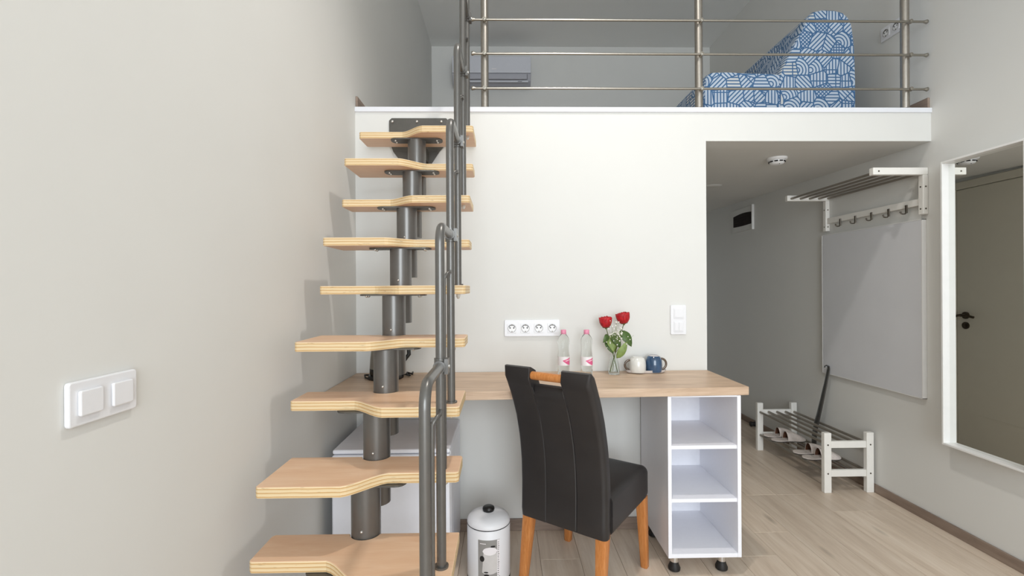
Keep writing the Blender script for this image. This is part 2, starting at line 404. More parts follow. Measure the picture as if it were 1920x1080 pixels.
# ------------------------------------------------------------------ staircase
SX = -.42
zt = lambda n: .544 + .187*(n-1)
yt = lambda n: 1.415 + .1236*(n-1)          # tube rising from tread n (under tread n+1)
TH = .032
ST = thing('modular_staircase', 'steep space-saving staircase with alternating plywood treads on a grey tube spine', 'staircase', (SX, 1.05, 0))
def tread_poly(odd, notch):
    x0, x1 = -.695+.42, -.137+.42
    def curve(a, c, n=8):
        out = []
        for i in range(n+1):
            s = i/n; e = s*s*(3-2*s)*.65 + s*.35
            out.append((a[0]+(c[0]-a[0])*s, a[1]+(c[1]-a[1])*e))
        return out
    cr = .008
    p = []
    p += [(x1, .115), (x1, -.115+cr), (x1-cr, -.115)]
    p += curve((.045, -.115), (-.065, -.025))
    p += [(x0+cr, -.025), (x0, -.025+cr), (x0, .115-cr), (x0+cr, .115)]
    if notch:
        r = .0455; dy = .1236
        a0 = math.asin((dy-.115)/r)
        for i in range(13):
            a = PI + a0 + (PI-2*a0)*i/12
            p.append((r*math.cos(a), dy+r*math.sin(a)))
    if not odd: p = [(-x_+(x0+x1), y_) for x_, y_ in p]
    if not odd and notch:
        # keep the notch on the spine axis
        s = x0+x1
        p = [((x_-s) if abs(x_-s) < .047 and y_ > .07 and abs(y_-.115) > -1 and x_ not in (x0, x1) and abs(x_) < .1 else x_, y_) for x_, y_ in p]
    return p
for n in range(-1, 10):
    odd = n % 2 != 0; yc = yt(n-1)
    b = NB(); prism(b, [(x_+SX, y_+yc) for x_, y_ in tread_poly(odd, n < 9)], zt(n)-TH, zt(n))
    for f in b.faces: f.material_index = 0 if abs(f.normal.z) > .7 else 1
    o = obj('tread', b, ['ply_face', 'ply_edge'], ST, at=(SX, yc, zt(n)-TH), bevel=.003)
    # flange under the tread with screws
    b = NB(); prism(b, rrect(.25, .075, .03, 4, SX, yc), zt(n)-TH-.006, zt(n)-TH-.0005)
    fl = obj('tread_flange', b, 'bracket_grey', ST)
    for sx in (-.1, .1):
        b = NB()
        for sy in (-.014, .014): ball(b, (SX+sx, yc+sy, zt(n)-TH-.007), .006, 8)
        obj('screw', b, 'bolt', fl, smooth=True)
for n in range(-2, 9):
    z0 = zt(n)-.15 if n > -2 else .006; z1 = zt(n+1)-TH-.006
    b = NB(); cyl(b, (SX, yt(n), z0), (SX, yt(n), z1), .0435, seg=36); tb = obj('spine_tube', b, 'anthracite', ST, smooth=True, auto=40)
    if n > -2:
        b = NB(); ball(b, (SX-.001, yt(n)-.0435, zt(n)+.022), .0045, 8); obj('screw', b, 'bolt', tb, smooth=True)
        b = NB(); prism(b, [(yt(n-1)+.035, zt(n)-TH-.006), (yt(n)-.03, zt(n)-TH-.006), (yt(n)-.03, zt(n)-.145), (yt(n-1)+.035, zt(n)-.10)], SX-.022, SX+.022, 'x')
        obj('bracket', b, 'bracket_grey', ST, bevel=.003)
b = NB(); cyl(b, (SX, yt(-2), 0), (SX, yt(-2), .008), .085, seg=28); obj('base_plate', b, 'anthracite', ST, smooth=True, auto=40)
# wall plate behind the top tread
b = NB(); prism(b, [(-.575, 2.0), (-.335, 2.0), (-.285, 2.06), (-.285, 2.165), (-.297, 2.178), (-.583, 2.178), (-.597, 2.165), (-.597, 2.06)][::1], YB-.008, YB-.0005, 'y')
wp = obj('wall_plate', b, 'bracket_grey', ST, bevel=.0015)
for xx in (-.578, -.45, -.322):
    b = NB(); ball(b, (xx, YB-.010, 2.158), .0075, 10); obj('bolt', b, 'bolt', wp, smooth=True)
b = NB(); prism(b, [(-.575, 2.0), (-.335, 2.0), (-.40, 1.90), (-.50, 1.90)], YB-.0085, YB-.0006, 'y'); obj('gusset', b, 'bracket_grey', wp)
b = NB(); box(b, SX-.03, SX+.03, yt(8)+.04, YB-.008, zt(9)-TH-.07, zt(9)-TH-.007); obj('bracket', b, 'bracket_grey', ST)
# handrail: cane shaped posts on every second tread
RX, PR = -.168, .0127
def post_y(n): return yt(n-1) - .06
for n in range(-1, 10, 2):
    y0 = post_y(n); zb = zt(n); ztop = zb + .905; y1 = y0 + .247 - PR if n < 9 else YB-.03
    R = .05
    pts = [(RX, y0, zb), (RX, y0, zb+.3), (RX, y0, zb+.6), (RX, y0, ztop-R)]
    pts += [(RX, y0+R-R*math.cos(a), ztop-R+R*math.sin(a)) for a in [PI/2*k/7 for k in range(1, 8)]] + [(RX, y1-.01, ztop+.001), (RX, y1, ztop+.001)]
    b = NB(); tube(b, pts, PR, 16); ps = obj('handrail_post', b, 'anthracite', ST, smooth=True, auto=50)
    b = NB(); cyl(b, (RX, y0, zb), (RX, y0, zb+.005), .019, seg=20); obj('foot_ring', b, 'anthracite', ps, smooth=True, auto=40)
    b = NB(); cyl(b, (RX, y0, zb-TH-.011), (RX, y0, zb-TH), .009, seg=6); ball(b, (RX, y0, zb-TH-.012), .006, 8); obj('bolt', b, 'bolt', ps)
    if n < 9:
        yn = y0+.247
        b = NB(); cyl(b, (RX, yn, ztop-.02), (RX, yn, ztop+.022), .0165, seg=20); cyl(b, (RX, yn-.026, ztop+.001), (RX, yn-.012, ztop+.001), .0165, seg=20)
        box(b, RX+.012, RX+.022, yn-.016, yn+.016, ztop-.019, ztop+.021); obj('clamp', b, 'anthracite', ps, smooth=True, auto=40)
        b = NB(); cyl(b, (RX+.022, yn, ztop), (RX+.025, yn, ztop), .005, seg=8); obj('screw', b, 'bolt', ps)
for n in range(0, 9, 2):
    y0 = yt(n-1)+.004; zb = zt(n); x0 = -.181; R = .02; ztop = zb+.60; y1 = post_y(n+1)-.004
    pts = [(x0, y0, zb-TH-.008), (x0, y0, zb+.3), (x0, y0, ztop-R)] + [(x0+.004*k, y0+(R-R*math.cos(PI/2*k/4)), ztop-R+R*math.sin(PI/2*k/4)) for k in range(1, 5)] + [(RX, y1, ztop+.004)]
    b = NB(); tube(b, pts, .0055, 10); rs = obj('baluster', b, 'anthracite', ST, smooth=True, auto=50)
    b = NB(); ball(b, (x0, y0, zb-TH-.008), .009, 8); obj('bolt', b, 'bolt', rs, smooth=True)

# ------------------------------------------------------------------ loft railing
RL = thing('loft_railing', 'stainless steel railing with thin horizontal bars along the loft edge', 'railing', (1.06, 2.492, ZF+.002))
YP = 2.494
for xx in (-.094, 1.064, 2.198):
    b = NB(); cyl(b, (xx, YP, ZF+.002), (xx, YP, 3.2), .0205, seg=24); ps = obj('post', b, 'brushed_steel', RL, smooth=True, auto=40)
    b = NB(); lathe(b, [(.032, ZF+.002), (.032, ZF+.006), (.024, ZF+.012)], 24, (xx, YP, 0)); obj('foot_ring', b, 'brushed_steel', ps, smooth=True, auto=40)
    for zz in (2.340, 2.524, 2.704, 2.888):
        b = NB(); cyl(b, (xx, YP-.017, zz), (xx, YP-.044, zz), .008, .0105, seg=12); ball(b, (xx+.002, YP-.034, zz), .0115, 12); obj('bar_holder', b, 'steel', ps, smooth=True, auto=60)
for zz in (2.340, 2.524, 2.704, 2.888):
    b = NB(); cyl(b, (-.155, YP-.034, zz), (2.285, YP-.034, zz), .0062, seg=12); br = obj('bar', b, 'steel', RL, smooth=True, auto=40)
    for xx, s in ((-.155, -1), (2.285, 1)):
        b = NB(); tube(b, [(xx-s*.012, YP-.034, zz), (xx-s*.004, YP-.034, zz), (xx+s*.004, YP-.034, zz), (xx+s*.009, YP-.034, zz)], 0, 12, [.0068, .0085, .0115, .0085]); obj('end_cap', b, 'steel', br, smooth=True, auto=60)
b = NB(); cyl(b, (-.2, YP, 3.22), (2.29, YP, 3.22), .0212, seg=20); obj('handrail', b, 'brushed_steel', RL, smooth=True, auto=40)

# ------------------------------------------------------------------ sofa on the loft
SY0, SY1 = 2.74, 4.5
def sx(px): return 1.20 + (px-1320)*.003225
def sz(py): return 2.556 + (137-py)*.00314
SO = thing('sofa', 'armless low sofa in blue fabric with white line pattern on the loft', 'sofa', (1.7, SY0, ZF))
def uv_box(o, sc=1.0, ox=0., oy=0.):
    me = o.data; uv = me.uv_layers.new(name='UVMap')
    for p in me.polygons:
        n = p.normal; a = [abs(n.x), abs(n.y), abs(n.z)]; k = a.index(max(a))
        for li in p.loop_indices:
            c = me.vertices[me.loops[li].vertex_index].co
            u, v = ((c.y, c.z), (c.x, c.z), (c.x, c.y))[k]
            uv.data[li].uv = (u*sc+ox, v*sc+oy)
def sofa_part(name, poly, y0, y1, puff):
    """profile in X,Z extruded in Y with softened ends"""
    cx = sum(p[0] for p in poly)/len(poly); cz = sum(p[1] for p in poly)/len(poly)
    b = NB(); rs = []
    for (y, s) in ((y0, .955), (y0+.006, .98), (y0+.025, 1.0), ((y0+y1)/2, 1.0), (y1-.025, 1.0), (y1, .96)):
        rs.append([Vector((cx+(px_-cx)*s, y, max(ZF+.004, cz+(pz-cz)*s))) for px_, pz in poly])
    rings(b, rs)
    o = obj(name, b, 'sofa_fabric', SO, smooth=True, auto=38); uv_box(o, 1.0, .13*len(name)); return o
def P2(l): return [(sx(a), sz(c)) for a, c in l]
zb_ = 137+(2.556-ZF-.004)/.00314
sofa_part('seat', P2([(1319, zb_), (1318, 200), (1319, 165), (1321, 148), (1326, 140), (1334, 136), (1360, 135), (1400, 137), (1440, 138), (1470, 140), (1500, 142), (1500, zb_)]), SY0, SY1, 0)
sofa_part('backrest', P2([(1462, zb_), (1458, 150), (1462, 135), (1476, 105), (1492, 74), (1506, 46), (1514, 30), (1524, 20), (1540, 16), (1565, 17), (1580, 21), (1590, 30), (1597, 45), (1601, 75), (1603, 110), (1604, 150), (1604, zb_)]), SY0-.006, SY1, 0)

# air conditioner on the loft's rear wall
AC = thing('air_conditioner', 'white wall-mounted air conditioner high behind the loft railing', 'air conditioner', (-.1, YL, 3.45))
AX0, AX1, AZ0, AZ1 = -.53, .305, 3.458, 3.745
b = NB(); prism(b, [(YL-.001, AZ0+.02), (YL-.001, AZ1), (YL-.19, AZ1), (YL-.205, AZ1-.015), (YL-.20, AZ0+.085), (YL-.17, AZ0+.03), (YL-.10, AZ0)], AX0, AX1, 'x'); obj('body', b, 'ac_grey', AC, bevel=.006)
b = NB(); prism(b, [(YL-.206, AZ0+.098), (YL-.206, AZ1-.006), (YL-.213, AZ1-.012), (YL-.216, AZ0+.10)], AX0+.002, AX1-.002, 'x'); fp = obj('front_panel', b, 'ac_white', AC, bevel=.003)
bx('logo', 'label_white', fp, -.112, -.062, YL-.2175, YL-.215, AZ0+.135, AZ0+.143)
b = NB(); prism(b, [(YL-.205, AZ0+.034), (YL-.211, AZ0+.038), (YL-.211, AZ0+.088), (YL-.205, AZ0+.092)], AX0+.05, AX1-.045, 'x'); fl_ = obj('louver_flap', b, 'ac_grey', AC, bevel=.002)
bx('flap_gap', 'fridge_gap', AC, AX1-.043, AX1-.040, YL-.209, YL-.20, AZ0+.036, AZ0+.090)
bx('lower_vane', 'ac_white', AC, AX0+.04, AX1-.03, YL-.188, YL-.178, AZ0+.012, AZ0+.03, bevel=.002)
bx('display', 'fridge_gap', AC, .165, .21, YL-.1895, YL-.186, AZ0+.016, AZ0+.021)

# ------------------------------------------------------------------ sockets and switches
def plate(name, label, cat, loc, w_, h_, normal, group=None):
    """a frame plate; local x = along wall, z up, y = out of the wall (towards -y)"""
    rot = {'back': 0, 'left': PI/2, 'right': -PI/2}[normal]
    o = thing(name, label, cat, loc, rot, group)
    b = NB(); prism(b, rrect(w_, h_, .006, 3), -.010, -.0004, 'y'); obj('frame', b, 'white_switch', o, world=False, bevel=.0025)
    return o
def socket_face(o, cx):
    b = NB(); prism(b, rrect(.050, .050, .003, 2, cx, 0), -.0125, -.010, 'y'); f = obj('socket', b, 'white_switch', o, world=False, bevel=.001)
    b = NB(); lathe(b, [(.0215, .0), (.0198, .0), (.0198, .0016), (.0215, .0016), (.0215, .0)], 28, cap=False); bmesh.ops.rotate(b, verts=b.verts, cent=(0, 0, 0), matrix=Matrix.Rotation(PI/2, 3, 'X')); bmesh.ops.translate(b, verts=b.verts, vec=(cx, -.0125, 0)); obj('rim', b, 'label_grey', f, world=False)
    b = NB(); cyl(b, (cx, -.0125, 0), (cx, -.0129, 0), .0195, seg=28); obj('well', b, 'white_plastic', f, world=False)
    for s in (-1, 1):
        b = NB(); cyl(b, (cx+s*.0095, -.0128, .002), (cx+s*.0095, -.0134, .002), .0036, seg=10); obj('pin_hole', b, 'print_black', f, world=False)
    b = NB(); tube(b, [(cx+.0165*math.cos(a), -.0132, .0165*math.sin(a)) for a in [PI*(.1+.8*k/8) for k in range(9)]], .0015, 6); obj('shutter_arc', b, 'print_black', f, world=False)
    bx('earth_clip', 'hook_metal', f, cx-.002, cx+.002, -.0145, -.0125, .013, .020, world=False)
    bx('earth_clip', 'hook_metal', f, cx-.002, cx+.002, -.0145, -.0125, -.020, -.014, world=False)
o = plate('socket_plate', 'white four-gang socket plate on the wall above the desk', 'socket', (.150, YB, 1.0685), .293, .088, 'back')
for k in range(4): socket_face(o, -.1065+.071*k)
o = plate('socket_plate', 'white two-gang socket plate on the loft side wall behind the sofa', 'socket', (XR, 2.70, 2.795), .152, .081, 'right')
for k in range(2): socket_face(o, -.0355+.071*k)
o = plate('light_switch', 'large white double light switch on the left wall', 'switch', (XL, .907, 1.0765), .152, .081, 'left')
for k in (-1, 1):
    b = NB(); prism(b, rrect(.048, .046, .003, 2, k*.0355, 0), -.0165, -.010, 'y'); obj('rocker', b, 'white_switch', o, world=False, bevel=.002)
o = plate('light_switch', 'upright white double switch on the wall right of the roses', 'switch', (.929, YB, 1.107), .084, .157, 'back')
for k in (-1, 1):
    b = NB(); prism(b, rrect(.052, .056, .003, 2, 0, k*.0355), -.0125, -.010, 'y'); r_ = obj('rocker_frame', b, 'white_switch', o, world=False, bevel=.001)
    for s in ((-1, 1) if k < 0 else (0,)):
        b = NB(); prism(b, rrect(.021 if s else .044, .044, .002, 2, s*.0115, k*.0355), -.0148, -.0125, 'y'); obj('rocker', b, 'white_switch', r_, world=False, bevel=.001)

# ------------------------------------------------------------------ desk, shelf unit, fridge
ZD = .838
b = NB(); prism(b, [(XL+.002, YB-.002), (1.085, YB-.002), (1.085, 2.035), (XL+.002, 1.965)], ZD-.037, ZD)
tag(obj('desk_top', b, 'desk_oak', at=(.15, 2.2, ZD-.037), bevel=.0025), 'long oak-look desk top fixed under the sockets', 'desk')
CX0, CX1, CY0, CY1, CZ0, CZ1 = .722, 1.048, 2.035, 2.44, .083, ZD-.038
CB = thing('shelf_unit', 'white open shelf unit on black feet under the desk end', 'shelf unit', (.885, 2.24, 0))
bx('side_panel', 'white_melamine', CB, CX0, CX0+.016, CY0, CY1, CZ0, CZ1, bevel=.001)
bx('side_panel', 'white_melamine', CB, CX1-.016, CX1, CY0, CY1, CZ0, CZ1, bevel=.001)
bx('back_panel', 'white_melamine', CB, CX0+.016, CX1-.016, CY1-.008, CY1, CZ0, CZ1)
bx('bottom_panel', 'white_melamine', CB, CX0+.016, CX1-.016, CY0+.001, CY1-.008, CZ0, CZ0+.018, bevel=.001)
for zz in (.342, .578): bx('shelf', 'white_melamine', CB, CX0+.016, CX1-.016, CY0+.006, CY1-.008, zz-.016, zz, bevel=.001)
bx('top_rail', 'white_melamine', CB, CX0+.016, CX1-.016, CY0+.002, CY0+.05, CZ1-.006, CZ1)
for xx in (CX0+.045, CX1-.065):
    for yy in (CY0+.055, CY1-.06):
        b = NB(); lathe(b, [(.018, .0), (.026, .004), (.027, .014), (.02, .030), (.017, .042)], 20, (xx, yy, 0)); ft = obj('foot', b, 'black_rubber', CB, smooth=True, auto=40)
        b = NB(); cyl(b, (xx, yy, .042), (xx, yy, CZ0), .019, seg=20); obj('foot_sleeve', b, 'chrome', ft, smooth=True, auto=40)
FX0, FX1, FY0, FY1, FZ = -.728, -.232, 1.965, 2.43, .598
FR = thing('mini_fridge', 'white mini fridge standing under the desk behind the stairs', 'fridge', (-.48, 2.2, 0))
bx('body', 'fridge_white', FR, FX0, FX1, FY0+.05, FY1, .02, FZ-.018, bevel=.006)
bx('top', 'fridge_white', FR, FX0, FX1, FY0+.012, FY1, FZ-.018, FZ, bevel=.006)
dr = bx('door', 'fridge_white', FR, FX0, FX1, FY0, FY0+.045, .03, FZ-.02, bevel=.008)
bx('door_seal', 'fridge_gap', FR, FX0+.004, FX1-.004, FY0+.043, FY0+.052, .035, FZ-.02)
b = NB(); tube(b, [(FX1-.03, FY0+.001, .30), (FX1-.03, FY0-.018, .31), (FX1-.03, FY0-.02, .36), (FX1-.03, FY0-.018, .41), (FX1-.03, FY0+.001, .42)], .006); obj('handle', b, 'fridge_white', dr, smooth=True)
for xx in (FX0+.05, FX1-.05):
    b = NB(); cyl(b, (xx, FY0+.08, 0), (xx, FY0+.08, .02), .018); obj('foot', b, 'black_rubber', FR, smooth=True, auto=40)
    b = NB(); cyl(b, (xx, FY1-.06, 0), (xx, FY1-.06, .02), .018); obj('foot', b, 'black_rubber', FR, smooth=True, auto=40)
# power cable of the fridge
b = NB(); tube(b, [(-.41, 2.40, FZ+.004), (-.39, 2.33, FZ+.004), (-.345, 2.36, FZ+.006), (-.33, 2.44, FZ+.05), (-.33, 2.452, .75)], .004, 8)
tag(obj('power_cable', b, 'black_rubber', at=(-.41, 2.40, FZ), smooth=True), 'thin dark cable lying on top of the mini fridge', 'cable')

# ------------------------------------------------------------------ chair
CH = thing('dining_chair', 'dark grey leather chair with beech legs and a beech grip in the back', 'chair', (.346, 2.048, 0), -math.radians(36.3))
def sect(cx, cy, cz, hw, ht, tilt, rl=.02, rr=.02, n=5):
    """section with own corner radius left and right; width along x, thickness along a normal tilted in y/z"""
    out = []
    for (sx_, sy_, a0, r) in ((1, -1, -90, rr), (1, 1, 0, rr), (-1, 1, 90, rl), (-1, -1, 180, rl)):
        r = min(r, hw*.98, ht*.98)
        for k in range(n+1):
            t = math.radians(a0+90*k/n); u, v = sx_*(hw-r)+r*math.cos(t), sy_*(ht-r)+r*math.sin(t)
            out.append(Vector((cx+u, cy+v*math.cos(tilt), cz+v*math.sin(tilt))))
    return out
BP = [(.302, -.173), (.36, -.170), (.45, -.168), (.55, -.172), (.65, -.186), (.75, -.212), (.83, -.243), (.90, -.278), (.962, -.312)]
def bpath(z):
    for (a, ya), (c, yc) in zip(BP, BP[1:]):
        if z <= c: s = (z-a)/(c-a); return ya+(yc-ya)*s
    return BP[-1][1]
def hwid(z): return .198 - .004*max(0, (z-.5)/.46)
def strip(fx0, fx1, ztop, rl, rr, th=.031):
    b = NB(); rs = []
    zs = [.302 + (ztop-.302)*k/22 for k in range(23)]
    for k, z in enumerate(zs):
        y = bpath(z); dy = (bpath(min(z+.02, .962))-bpath(max(z-.02, .302)))/.04 if True else 0
        tl = math.atan(dy); W = hwid(z); x0, x1 = fx0*W, fx1*W
        sh = 1.0; e = ztop-z
        t = th
        if e < th: t = th*math.sqrt(max(.05, 1-((th-e)/th)**2))
        if k == 0: t *= .8
        rs.append(sect((x0+x1)/2, y, z, (x1-x0)/2-.0002, t, -tl, rl, rr))
    rings(b, rs)
    return b
back = obj('backrest', strip(-1, -.365, .965, .02, .0035), 'leather', CH, world=False, smooth=True, auto=55)
obj('back_panel', strip(.365, 1, .965, .0035, .02), 'leather', back, world=False, smooth=True, auto=55)
obj('back_panel', strip(-.365, .365, .893, .0035, .0035, .0305), 'leather', back, world=False, smooth=True, auto=55)
for s in (-1, 1):   # stitched seam beside the joint
    pts = []
    for k in range(24):
        z = .312 + (.885-.312)*k/23; pts.append((s*.350*hwid(z), bpath(z)-.0318, z))
    b = NB(); tube(b, pts, .0011, 6); obj('seam', b, 'seam_thread', back, world=False)
b = NB(); tube(b, [(-.09, bpath(.935), .932), (0, bpath(.935)-.001, .932), (.09, bpath(.935), .932)], .0165, 16); obj('grip', b, 'beech_leg', CH, world=False, smooth=True, auto=40)
b = NB(); rs = []
NS = 16
for k in range(NS+1):
    q = k/NS; y = -.150 + .410*q
    e_ = max(0, (q-.86)/.14); f_ = math.sqrt(max(.03, 1-e_**2)); hw = .205+.010*q - .018*(1-f_)
    zt_, zb_s = .462+.010*math.sin(PI*q)-.034*(1-f_), .305+.012*q+.02*(1-f_)
    ring_ = []
    for u, v in rrect(2*hw, zt_-zb_s, .026, 5):
        crown = .016*(1-(u/hw)**2)*f_ if v > 0 else 0
        ring_.append(Vector((u, y, (zt_+zb_s)/2+v+crown*max(0, v/((zt_-zb_s)/2)))))
    rs.append(ring_)
rings(b, rs)
obj('seat', b, 'leather', CH, world=False, smooth=True, auto=60)
def leg(name, xt, yt_, xb, yb, zt_, wt, wb):
    b = NB(); rs = []
    for z, s in ((0, 0), (.004, .02), (zt_*.5, .5), (zt_, 1)):
        w_ = wb+(wt-wb)*s; w_ *= .85 if z == 0 else 1
        rs.append([Vector((xb+(xt-xb)*s+u, yb+(yt_-yb)*s+v, z)) for u, v in rrect(w_, w_, .006, 2)])
    rings(b, rs); obj('leg', b, 'beech_leg', CH, world=False, smooth=True, auto=40)
for s in (-1, 1):
    leg('leg', s*.186, .222, s*.198, .228, .325, .046, .032)
    leg('leg', s*.170, -.165, s*.178, -.215, .325, .048, .032)

# ------------------------------------------------------------------ pedal bin
BX, BY, BR = -.072, 2.075, .0955
BN = thing('pedal_bin', 'small white pedal bin with a black knob and a picture label', 'bin', (BX, BY, 0))
b = NB(); lathe(b, [(BR-.002, .012), (BR, .016), (BR, .238), (BR-.003, .242)], 48, (BX, BY, 0)); body = obj('body', b, 'white_lacquer', BN, smooth=True, auto=40)
b = NB(); lathe(b, [(BR-.004, 0), (BR, .002), (BR, .012), (BR-.004, .013)], 48, (BX, BY, 0)); obj('base_ring', b, 'black_rubber', BN, smooth=True, auto=40)
b = NB(); lathe(b, [(BR-.003, .2412), (BR+.0006, .2420), (BR+.0006, .2450), (BR-.003, .2458)], 48, (BX, BY, 0)); obj('lid_seal', b, 'black_rubber', BN, smooth=True)
b = NB(); lathe(b, [(BR, .2455), (BR, .252), (BR*.96, .262), (BR*.86, .2725), (BR*.62, .2825), (BR*.3, .288), (.002, .289)], 48, (BX, BY, 0)); lid = obj('lid', b, 'white_lacquer', BN, smooth=True, auto=60)
b = NB(); lathe(b, [(.02, .286), (.025, .289), (.027, .297), (.0255, .304), (.019, .308), (.002, .309)], 28, (BX, BY, 0)); obj('knob', b, 'black_plastic', lid, smooth=True, auto=60)
bx('pedal', 'black_plastic', BN, BX-.035, BX-.005, BY-BR-.022, BY-BR+.004, .006, .014, bevel=.003)
# label: curved patches on the body (u across in metres, v up)
bcam = math.atan2(-BY, -BX)      # direction from the bin to the viewer
def patch(name, mat, par, outline, lift):
    """outline in u (metres along the arc), z"""
    b = NB(); ctr = None
    us = [p[0] for p in outline]; u0, u1 = min(us), max(us); N = 10
    def P(u, z): a = bcam + u/BR + .02; return (BX+(BR+lift)*math.cos(a), BY+(BR+lift)*math.sin(a), z)
    # slice the outline in u columns
    def span(u):
        zs = []
        for (a, c), (d, e) in zip(outline, outline[1:]+outline[:1]):
            if (a-u)*(d-u) <= 0 and a != d: zs.append(c+(e-c)*(u-a)/(d-a))
        return (min(zs), max(zs)) if zs else (outline[0][1],)*2
    prev = None
    for k in range(N+1):
        u = u0+(u1-u0)*(k/N)*.9998+1e-6; lo, hi = span(u)
        v = [b.verts.new(P(u, lo)), b.verts.new(P(u, hi))]
        if prev: b.faces.new((prev[0], v[0], v[1], prev[1]))
        prev = v
    return obj(name, b, mat, par, smooth=True)
def circ(cu, cz, ru, rz, n=20): return [(cu+ru*math.cos(2*PI*k/n), cz+rz*math.sin(2*PI*k/n)) for k in range(n)]
lz = lambda py: .047 + (1072-py)*.00265
lb = patch('label', 'label_grey', body, [(-.049, .045), (.047, .045), (.047, .205), (-.049, .205)], .0006)
patch('label_strip', 'label_white', lb, [(.034, .048), (.047, .048), (.047, .204), (.034, .204)], .0009)
patch('printed_bin', 'print_light', lb, [(-.031, .068), (-.018, .060), (.012, .060), (.034, .066), (.034, .150), (-.029, .150)], .0009)
patch('printed_lid', 'label_white', lb, circ(.003, .158, .032, .017), .0012)
patch('printed_knob', 'print_black', lb, circ(.016, .178, .011, .004), .0013)
patch('printed_pedal', 'print_black', lb, circ(-.012, .056, .011, .006), .0013)
patch('printed_base', 'print_black', lb, circ(-.014, .069, .010, .003), .0013)
patch('printed_badge', 'print_black', lb, circ(-.031, .126, .0105, .0125), .0013)
patch('printed_title', 'label_white', lb, [(-.04, .1885), (-.014, .1885), (-.014, .1915), (-.04, .1915)], .0011)
z = .054; k = 0
rl = random.Random(3)
while z < .198:
    h_ = rl.choice((.004, .006, .005)); wv = rl.choice((.006, .0075, .005)); patch('printed_mark', 'seam_thread', lb, [(.0365, z), (.0365+wv, z), (.0365+wv, z+h_*.55), (.0365, z+h_*.55)], .0013); z += h_+.0035
bx_ = None

# ------------------------------------------------------------------ things on the desk
def bottle(x, y, rotz, label):
    o = thing('water_bottle', label, 'bottle', (x, y, ZD+.0005), rotz, 'water bottles on the desk')
    prof = [(.018, .003), (.027, .0), (.0295, .006), (.0295, .03), (.0285, .036), (.0295, .05), (.0295, .098), (.0288, .104), (.0268, .118), (.0262, .132), (.0275, .146), (.0292, .158), (.0296, .172), (.0278, .184), (.0225, .196), (.0155, .205), (.0125, .209), (.0125, .216)]
    b = NB(); lathe(b, prof, 28); bd = obj('bottle_body', b, 'pet_plastic', o, world=False, smooth=True, auto=60)
    b = NB(); lathe(b, [(.0137, .2135), (.0137, .2285), (.0125, .2305), (.002, .231)], 24); obj('cap', b, 'pink_cap', o, world=False, smooth=True, auto=40)
    b = NB(); lathe(b, [(.0145, .209), (.0145, .2125)], 24); obj('neck_ring', b, 'pink_cap', o, world=False, smooth=True, auto=40)
    b = NB()
    N = 16; prev = None          # printed label wrapping the front of the bottle
    for k in range(N+1):
        a = -PI*.98 + PI*.96*k/N
        v = [b.verts.new((.0299*math.cos(a), .0299*math.sin(a), zz)) for zz in (.053, .097)]
        if prev: b.faces.new((prev[0], v[0], v[1], prev[1]))
        prev = v
    lb_ = obj('label', b, 'label_white', o, world=False, smooth=True)
    b = NB(); prev = None
    for k in range(13):
        s = k/12; a = -PI*.60 + PI*.58*s
        hi = .079+.016*s; lo = .076-.022*math.sin(s*PI*.62)+.010*max(0, s-.75)*4
        v = [b.verts.new((.0301*math.cos(a), .0301*math.sin(a), zz)) for zz in (lo, hi)]
        if prev: b.faces.new((prev[0], v[0], v[1], prev[1]))
        prev = v
    sw = obj('label_swoosh', b, 'pink_print', lb_, world=False, smooth=True)
    b = NB(); prev = None
    for k in range(9):
        s = k/8; a = -PI*.45 + PI*.40*s; c_ = .0755+.008*s
        v = [b.verts.new((.0303*math.cos(a), .0303*math.sin(a), zz)) for zz in (c_-.0016, c_+.0016)]
        if prev: b.faces.new((prev[0], v[0], v[1], prev[1]))
        prev = v
    obj('label_stripe', b, 'label_white', lb_, world=False, smooth=True)
    return o
bottle(.302, 2.34, .05, 'clear water bottle with pink cap just below the socket plate')
bottle(.417, 2.33, .0, 'clear water bottle with pink cap next to the roses')
